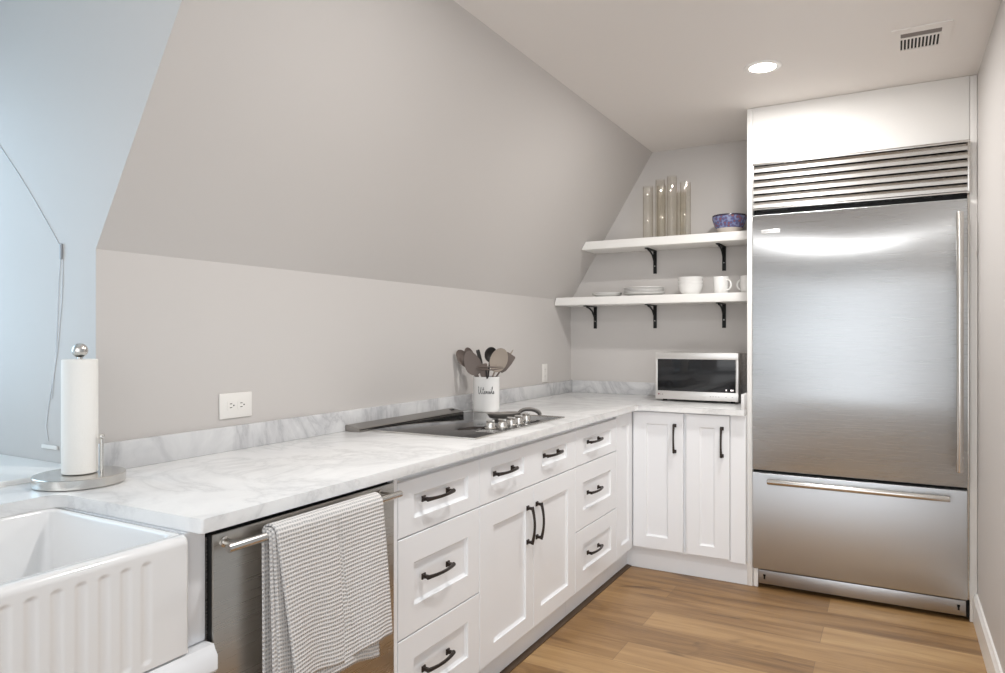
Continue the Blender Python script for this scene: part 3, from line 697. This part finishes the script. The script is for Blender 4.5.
# ------------------------------------------------------------------ outlets, cord
def outlet(y, z, label, horizontal):
    r = thing('wall_outlet', label, 'outlet', (0, y, z))
    w, hh = (0.066, 0.042) if horizontal else (0.036, 0.058)
    bm = NB(); box(bm, 0.0005, 0.006, y-w, y+w, z-hh, z+hh, 0.0025); link('plate', bm, M['plastic'], r)
    for s in (-1, 1):
        cy_, cz_ = (y+s*0.021, z) if horizontal else (y, z+s*0.021)
        bm = NB(); prism(bm, rrect(cy_-0.0165, cy_+0.0165, cz_-0.0165, cz_+0.0165, 0.007, 4), 0.006, 0.0072, 'x'); f = link('receptacle', bm, M['plastic'], r)
        bm = NB()
        if horizontal:
            box(bm, 0.0072, 0.0076, cy_-0.006, cy_+0.003, cz_+0.005, cz_+0.0075); box(bm, 0.0072, 0.0076, cy_-0.006, cy_+0.003, cz_-0.0075, cz_-0.005); box(bm, 0.0072, 0.0076, cy_+0.007, cy_+0.012, cz_-0.0022, cz_+0.0022)
        else:
            for q in (-0.006, 0.006): box(bm, 0.0072, 0.0076, cy_+q-0.001, cy_+q+0.001, cz_-0.002, cz_+0.006)
            box(bm, 0.0072, 0.0076, cy_-0.002, cy_+0.002, cz_-0.011, cz_-0.007)
        link('slots', bm, M['socket'] if horizontal else M['mark'], r, f, smooth=0)
outlet(1.612, 1.062, 'white sideways double outlet on the wall above the near worktop', True)
outlet(3.985, 1.061, 'small white upright outlet on the wall near the corner', False)
r = thing('cord', 'thin pale cord clipped to the dormer side wall hanging down to the ledge', 'cord', (-0.16, YE, 1.55))
yy = YE-0.0016
bm = NB(); tube(bm, [(-0.86, yy, 2.27), (-0.66, yy, 2.06), (-0.504, yy, 1.885), (-0.40, yy, 1.79), (-0.30, yy, 1.69), (-0.22, yy, 1.605), (-0.166, yy, 1.545), (-0.158, yy, 1.50), (-0.162, yy, 1.40), (-0.185, yy, 1.25), (-0.228, yy, 1.10), (-0.244, yy, 1.03), (-0.232, yy, 0.985)], 0.0011, 8); link('strand', bm, M['cord'], r, smooth=60)
bm = NB(); tube(bm, [(-0.168, yy, 1.535), (-0.178, yy, 1.45), (-0.186, yy, 1.33), (-0.195, yy, 1.22), (-0.215, yy, 1.11)], 0.0009, 8); link('strand', bm, M['cord'], r, smooth=60)
bm = NB(); box(bm, -0.166, -0.159, YE-0.007, YE-0.0005, 1.512, 1.558, 0.002); o = link('clip', bm, mat('grey_clip', (0.42, 0.45, 0.48), 0.5), r)
bm = NB(); box(bm, -0.262, -0.18, YE-0.006, YE-0.001, 0.964, 0.976, 0.002); o = link('plug_strip', bm, M['plastic'], r)

# ------------------------------------------------------------------ shelves and what stands on them
def shelf(label, z0, x_lo, x_hi, xs_br):
    YSF = 4.135
    r = thing('wall_shelf', label, 'shelf', ((x_lo+1.2565)/2, D, z0))
    bm = NB(); prism(bm, [(x_lo, z0), (1.2555, z0), (1.2555, z0+0.05), (x_hi, z0+0.05)], YSF, D-0.001, 'y', 0.0015); link('board', bm, M['shelf'], r)
    for x in xs_br:
        bm = NB(); w = 0.011
        box(bm, x-w, x+w, D-0.0075, D-0.001, z0-0.148, z0-0.001, 0.001); box(bm, x-w, x+w, 4.215, D-0.008, z0-0.0065, z0-0.0005, 0.001)
        tube(bm, [(x, D-0.011, z0-0.085), (x, D-0.024, z0-0.068), (x, D-0.06, z0-0.034), (x, D-0.105, z0-0.016), (x, D-0.150, z0-0.0095)], 0.0058, 8)
        b = link('bracket', bm, M['black'], r, smooth=40)
        bm = NB(); lathe(bm, [(0, 0), (0.004, 0), (0.003, 0.002), (0, 0.002)], (0, 0, 0), 10)
        bmesh.ops.rotate(bm, verts=bm.verts[:], cent=(0, 0, 0), matrix=Matrix.Rotation(P2, 3, 'X'))
        bmesh.ops.translate(bm, verts=bm.verts[:], vec=(x, D-0.0077, z0-0.1)); link('screw', bm, M['chrome'], r, b)
    return r
shelf('lower white wall shelf on three black brackets', 1.492, 0.0015, 0.0075+slope_at(1.542), (0.18, 0.588, 1.018))
shelf('upper shorter white wall shelf on two black brackets', 1.841, slope_at(1.841)+0.002, slope_at(1.891)+0.002, (0.588, 1.018))
ZU, ZL = 1.8915, 1.5425
def vase(x, y, h, rad, label):
    bm = NB(); lathe(bm, [(0, 0.0), (rad-0.002, 0.0), (rad, 0.002), (rad, h-0.001), (rad-0.0012, h), (rad-0.0024, h-0.001), (rad-0.0026, 0.012), (rad-0.006, 0.008), (0, 0.008)], (x, y, ZU), 32)
    solo('glass_vase', bm, M['vase'], (x, y, ZU), label, 'vase', 'tall cylinder vases on the upper shelf', 40)
vase(0.583, 4.265, 0.335, 0.031, 'short clear tube vase at the left end of the vase row')
vase(0.640, 4.335, 0.385, 0.029, 'clear tube vase standing behind the two short left vases')
vase(0.671, 4.262, 0.330, 0.028, 'short clear tube vase left of the tallest vase')
vase(0.731, 4.275, 0.385, 0.030, 'tallest clear tube vase in the middle of the row')
vase(0.772, 4.345, 0.300, 0.028, 'low clear tube vase at the back right of the tallest vase')
vase(0.815, 4.270, 0.337, 0.032, 'clear tube vase at the right end of the row')
bm = NB(); lathe(bm, [(0, 0.0), (0.056, 0.0), (0.060, 0.004), (0.068, 0.024), (0.085, 0.050), (0.097, 0.088), (0.098, 0.105), (0.097, 0.111), (0.093, 0.111), (0.090, 0.090), (0.077, 0.050), (0.050, 0.018), (0, 0.012)], (1.076, 4.262, ZU), 48)
bo = solo('patterned_bowl', bm, M['bowl'], (1.076, 4.262, ZU), 'blue patterned bowl with dark rim and pale foot on the upper shelf', 'bowl', None, 50)
def plate(x, y, z, rad, label, group):
    bm = NB(); lathe(bm, [(0, 0.001), (rad*0.55, 0.0), (rad*0.62, 0.002), (rad*0.9, 0.012), (rad, 0.016), (rad*0.995, 0.0185), (rad*0.9, 0.0155), (rad*0.6, 0.0055), (0, 0.0045)], (x, y, z), 48)
    return solo('plate', bm, M['china'], (x, y, z), label, 'plate', group, 50)
for k, w in enumerate(('bottom', 'top')):
    plate(0.315, 4.262, ZL+0.0008+k*0.0085, 0.095, w+' small white plate of the pair at the left end of the lower shelf', 'small plates on the lower shelf')
for k, w in enumerate(('bottom', 'second lowest', 'middle', 'second highest', 'topmost')):
    plate(0.557, 4.265, ZL+0.0008+k*0.0085, 0.128, w+' white dinner plate of the larger stack on the lower shelf', 'dinner plates stacked on the lower shelf')
def bowl(x, y, z, rad, hh, label, group):
    bm = NB(); lathe(bm, [(0, 0.0), (rad*0.6, 0.0), (rad*0.66, 0.004), (rad*0.86, hh*0.4), (rad, hh-0.001), (rad-0.002, hh), (rad-0.0045, hh-0.002), (rad*0.8, hh*0.4), (rad*0.55, 0.01), (0, 0.008)], (x, y, z), 48)
    return solo('bowl', bm, M['china'], (x, y, z), label, 'bowl', group, 50)
for k, w in enumerate(('lowest', 'middle', 'topmost')):
    bowl(0.848, 4.262, ZL+0.0008+k*0.022, 0.076, 0.062, w+' of the three nested white bowls beside the mugs', 'nested white bowls on the lower shelf')
def mug(x, y, ang, label):
    r = thing('mug', label, 'mug', (x, y, ZL), 'white mugs on the lower shelf')
    bm = NB(); lathe(bm, [(0, 0.0008), (0.038, 0.0008), (0.0415, 0.004), (0.0435, 0.05), (0.0445, 0.100), (0.043, 0.102), (0.0405, 0.100), (0.0395, 0.05), (0.036, 0.008), (0, 0.006)], (x, y, ZL), 40); link('cup', bm, M['china'], r, smooth=50)
    bm = NB(); d = Vector((math.cos(ang), math.sin(ang), 0)); pts = []
    for i in range(13):
        a = -P2+math.pi*i/12; pts.append(Vector((x, y, ZL+0.052))+d*(0.0415+0.028*math.cos(a))+Vector((0, 0, 0.030*math.sin(a))))
    tube(bm, pts, 0.0052, 8); link('handle', bm, M['china'], r, smooth=60)
mug(1.030, 4.255, math.radians(-25), 'white mug on the lower shelf next to the nested bowls')
mug(1.182, 4.262, math.radians(160), 'white mug on the lower shelf at its right end by the fridge panel')

# ------------------------------------------------------------------ microwave
mw = thing('microwave', 'silver microwave with a black glass door on the corner worktop', 'microwave', (0.945, 4.19, CT))
mx0, mx1, my0, my1, mz0, mz1 = 0.705, 1.172, 4.02, 4.335, CT+0.014, 1.199
bm = NB(); box(bm, mx0+0.002, mx1-0.002, my0+0.021, my1, mz0+0.002, mz1-0.002, 0.004); link('case', bm, M['steel'], mw)
bm = NB(); gz0, gz1 = mz0+0.048, mz1-0.038; gx0, gx1 = mx0+0.012, mx1-0.014
for a in ((mx0, mx1, mz0, gz0), (mx0, mx1, gz1, mz1), (mx0, gx0, gz0, gz1), (gx1, mx1, gz0, gz1)): box(bm, a[0], a[1], my0, my0+0.020, a[2], a[3], 0.0012)
fr = link('door_frame', bm, mat('silver_front', (0.66, 0.645, 0.625), 0.30, 0.6), mw)
bm = NB(); box(bm, gx0+0.0005, gx1-0.0005, my0+0.002, my0+0.0195, gz0+0.0005, gz1-0.0005); link('door_glass', bm, M['blackglass'], mw, smooth=0)
bm = NB(); lathe(bm, [(0, 0), (0.0045, 0), (0.0045, 0.0006), (0, 0.0006)], (0, 0, 0), 16)
bmesh.ops.rotate(bm, verts=bm.verts[:], cent=(0, 0, 0), matrix=Matrix.Rotation(P2, 3, 'X')); bmesh.ops.translate(bm, verts=bm.verts[:], vec=(mx0+0.020, my0-0.0002, mz0+0.028)); link('emblem', bm, M['redmark'], mw)
def letters(rootobj, name, segs, r_, mater):
    bm = NB()
    for s in segs: tube(bm, s, r_, 6)
    return link(name, bm, M[mater], rootobj, smooth=60)
lx, lz, ly = mx0+0.030, mz0+0.0235, my0-0.0004
letters(mw, 'lettering', [[(lx, ly, lz+0.009), (lx, ly, lz), (lx+0.005, ly, lz)], [(lx+0.0135, ly, lz+0.0075), (lx+0.011, ly, lz+0.009), (lx+0.008, ly, lz+0.006), (lx+0.008, ly, lz+0.003), (lx+0.011, ly, lz), (lx+0.014, ly, lz+0.002), (lx+0.014, ly, lz+0.0045), (lx+0.011, ly, lz+0.0045)]], 0.0009, 'mark')
for x in (mx1-0.155, mx1-0.14, mx1-0.125, mx1-0.11, mx1-0.07, mx1-0.035):
    bm = NB(); box(bm, x, x+0.008, my0-0.0006, my0-0.0001, mz0+0.022, mz0+0.0245); link('control_mark', bm, M['mark'], mw, smooth=0)
digits = emit('clock_digits', (0.9, 0.75, 0.75), 0.8)
for x, w in ((mx1-0.068, 0.006), (mx1-0.042, 0.010), (mx1-0.030, 0.004)):
    bm = NB(); box(bm, x, x+w, my0+0.0014, my0+0.0019, gz0+0.010, gz0+0.018); link('clock_digit', bm, digits, mw, smooth=0)
for x in (mx0+0.04, mx1-0.04):
    for y in (my0+0.06, my1-0.04):
        bm = NB(); lathe(bm, [(0, 0.0005), (0.012, 0.0005), (0.014, 0.0155), (0, 0.0155)], (x, y, CT), 16); link('foot', bm, M['black'], mw)

# ------------------------------------------------------------------ fridge and its surround
sr_ = thing('fridge_surround', 'white floor-to-ceiling panels boxing in the refrigerator', 'panel', (1.75, 4.1, 0))
bm = NB(); box(bm, 1.2573, 1.2845, YP, D-0.002, 0, ZC-0.001, 0.001); link('side_panel', bm, M['trimwhite'], sr_)
bm = NB(); box(bm, 1.285, 2.2218, YP, YP+0.02, 2.1795, ZC-0.001, 0.001); o = link('top_panel', bm, M['trimwhite'], sr_); o['label'] = 'wide white panel above the refrigerator grille'
bm = NB(); box(bm, 2.2232, XR-0.001, YP+0.002, YP+0.022, 0, ZC-0.001, 0.001); link('filler_strip', bm, M['trimwhite'], sr_)
fg = thing('refrigerator', 'tall built-in stainless steel refrigerator with a louvred top grille', 'refrigerator', (1.75, 4.1, 0))
FX0, FX1, FYF = 1.287, 2.2225, 3.775
bm = NB(); box(bm, FX0+0.001, FX1-0.001, YP+0.024, D-0.01, 0.012, 2.1785); link('cabinet_body', bm, M['rubber'], fg, smooth=0)
bm = NB(); box(bm, FX0, FX1-0.010, FYF, YP+0.0235, 0.609, 1.913, 0.004, 3); dr = link('door', bm, M['fridge'], fg)
bm = NB(); box(bm, FX0, FX1-0.010, FYF, YP+0.0235, 0.102, 0.594, 0.004, 3); dr2 = link('freezer_drawer', bm, steel('drawer_steel', (0.61, 0.625, 0.645), 0.42, (3, 3, 400), 0.03, 0.003, (1.2, 1.0, 3.2), 0.7), fg)
# grille: frame and seven louvres
bm = NB(); gz0, gz1 = 1.938, 2.1765
for a in ((FX0, FX1, gz0, gz0+0.007), (FX0, FX1, gz1-0.010, gz1), (FX0, FX0+0.006, gz0+0.007, gz1-0.010), (FX1-0.010, FX1, gz0+0.007, gz1-0.010)): box(bm, a[0], a[1], FYF-0.004, YP+0.0235, a[2], a[3], 0.001)
gr = link('grille', bm, M['steel'], fg)
n = 6; pz = (gz1-0.012-gz0-0.007)/n
for i in range(n):
    z = gz0+0.008+i*pz; bm = NB()
    # slat: leans outwards at the foot
    prism(bm, [(FYF-0.002, z+0.002), (FYF-0.002, z+pz*0.50), (FYF+0.008, z+pz*0.90), (FYF+0.016, z+pz*0.90), (FYF+0.006, z+0.002)], FX0+0.0065, FX1-0.0105, 'x')
    link('louvre', bm, M['steel'], fg, gr, smooth=0)
bm = NB(); tube(bm, [(2.180, FYF-0.052, 0.684), (2.180, FYF-0.052, 0.690), (2.180, FYF-0.052, 1.842), (2.180, FYF-0.052, 1.848)], [0.013, 0.0145, 0.0145, 0.013], 18)
for z in (0.80, 1.73): tube(bm, [(2.180, FYF-0.001, z), (2.180, FYF-0.05, z)], 0.009, 12)
link('handle', bm, M['rod'], fg, dr, smooth=40)
bm = NB(); tube(bm, [(1.367, FYF-0.052, 0.562), (1.373, FYF-0.052, 0.562), (2.137, FYF-0.052, 0.562), (2.143, FYF-0.052, 0.562)], [0.013, 0.0145, 0.0145, 0.013], 18)
for x in (1.47, 2.0): tube(bm, [(x, FYF-0.001, 0.562), (x, FYF-0.05, 0.562)], 0.009, 12)
link('handle', bm, M['rod'], fg, dr2, smooth=40)
bm = NB(); box(bm, 1.331, 1.421, FYF-0.004, FYF-0.0002, 1.815, 1.835, 0.0018); bd = link('badge', bm, mat('badge_silver', (0.72, 0.71, 0.70), 0.3, 0.5), fg, dr)
bm = NB()
for k in range(8): box(bm, 1.343+k*0.0085, 1.343+k*0.0085+0.0045, FYF-0.0046, FYF-0.0041, 1.822, 1.828)
link('lettering', bm, M['mark'], fg, bd, smooth=0)
bm = NB(); box(bm, FX0+0.026, FX1-0.014, YP+0.0005, YP+0.012, 0.022, 0.091, 0.001); kp = link('kick_plate', bm, M['kick'], fg)
for x in (FX0+0.055, FX1-0.042):
    bm = NB(); box(bm, x-0.004, x+0.004, YP-0.0005, YP+0.0003, 0.045, 0.068); box(bm, x-0.006, x+0.006, YP-0.0005, YP+0.0003, 0.060, 0.070); link('keyhole', bm, M['black'], fg, kp, smooth=0)
bm = NB(); box(bm, FX1-0.0095, FX1+0.0002, YP+0.0005, YP+0.0232, 0.10, 1.9365, 0.001); link('side_strip', bm, M['rod'], fg)
bm = NB(); box(bm, FX0+0.001, FX0+0.024, YP+0.0005, YP+0.014, 0.001, 0.099, 0.001); link('leg_cover', bm, M['trimwhite'], fg)

# ------------------------------------------------------------------ ceiling fittings
dl = thing('recessed_downlight', 'lit round recessed ceiling downlight in front of the shelves', 'light', (1.421, 3.236, ZC))
bm = NB(); lathe(bm, [(0.054, -0.0012), (0.056, -0.006), (0.074, -0.0045), (0.079, -0.0008), (0.054, -0.0008)], (1.421, 3.236, ZC), 48); link('trim_ring', bm, M['trimwhite'], dl)
bm = NB(); lathe(bm, [(0, -0.012), (0.02, -0.0112), (0.038, -0.0085), (0.050, -0.005), (0.0535, -0.002), (0.0535, -0.0010), (0, -0.0010)], (1.421, 3.236, ZC), 40); link('lens', bm, M['lamp'], dl)
def can_light(name, loc, power, col):
    l = bpy.data.lights.new(name, 'AREA'); l.shape = 'DISK'; l.size = 0.1; l.energy = power; l.color = col
    o = bpy.data.objects.new(name, l); COL.objects.link(o); o.location = loc; return o
can_light('downlight_beam', (1.421, 3.236, ZC-0.0135), 12.0, (1.0, 0.985, 0.965))
can_light('fill_light_near', (1.30, 1.65, ZC-0.0135), 10.5, (1.0, 0.985, 0.965))  # unseen source with its fitting, added to fill the near end of the aisle
fill_dl = thing('recessed_downlight', 'added out-of-view round ceiling downlight giving fill light over the dishwasher aisle', 'light', (1.30, 1.65, ZC))
bm = NB(); lathe(bm, [(0.054, -0.0012), (0.056, -0.006), (0.074, -0.0045), (0.079, -0.0008), (0.054, -0.0008)], (1.30, 1.65, ZC), 48); link('trim_ring', bm, M['trimwhite'], fill_dl)
bm = NB(); lathe(bm, [(0, -0.012), (0.02, -0.0112), (0.038, -0.0085), (0.050, -0.005), (0.0535, -0.002), (0.0535, -0.0010), (0, -0.0010)], (1.30, 1.65, ZC), 40); link('lens', bm, M['lamp'], fill_dl)
# linear light added behind the camera for a bright line in the fridge door and fill
ll = thing('added_linear_light', 'added slim ceiling light behind the camera, mirrored as a line in the fridge door', 'light', (1.4, -0.75, ZC))
bm = NB(); box(bm, 0.62, 2.20, -0.775, -0.725, ZC-0.03, ZC-0.001, 0.002); link('housing', bm, M['trimwhite'], ll)
bm = NB(); box(bm, 0.64, 2.18, -0.770, -0.730, ZC-0.034, ZC-0.0305); link('diffuser', bm, M['linear'], ll, smooth=0)

cv = thing('ceiling_vent', 'white rectangular air vent in the ceiling near the right wall', 'vent', (2.015, 3.25, ZC))
vx0, vx1, vy0, vy1 = 1.914, 2.116, 3.096, 3.402
ix0, ix1, iy0, iy1 = 1.946, 2.084, 3.142, 3.324
bm = NB()
for a in ((vx0, ix0, vy0, vy1), (ix1, vx1, vy0, vy1), (ix0, ix1, vy0, iy0), (ix0, ix1, iy1, vy1)): box(bm, a[0], a[1], a[2], a[3], ZC-0.006, ZC-0.0005)
box(bm, ix0, ix1, 3.190, 3.204, ZC-0.006, ZC-0.002)
link('frame', bm, M['ceiling'], cv, smooth=0)
bm = NB(); box(bm, ix0, ix1, iy0, iy1, ZC-0.0015, ZC-0.0004); link('duct', bm, M['rubber'], cv, smooth=0)
bm = NB(); box(bm, ix0+0.001, ix1-0.001, iy0+0.001, 3.189, ZC-0.0035, ZC-0.0016); link('damper', bm, mat('grey_damper', (0.20, 0.17, 0.155), 0.6), cv, smooth=0)
ns = 11
for i in range(ns):
    x = ix0+(ix1-ix0)*(i+0.75)/ns; bm = NB(); box(bm, x-0.0026, x+0.0026, 3.2045, iy1, ZC-0.0055, ZC-0.0016); link('louvre', bm, M['ceiling'], cv, smooth=0)
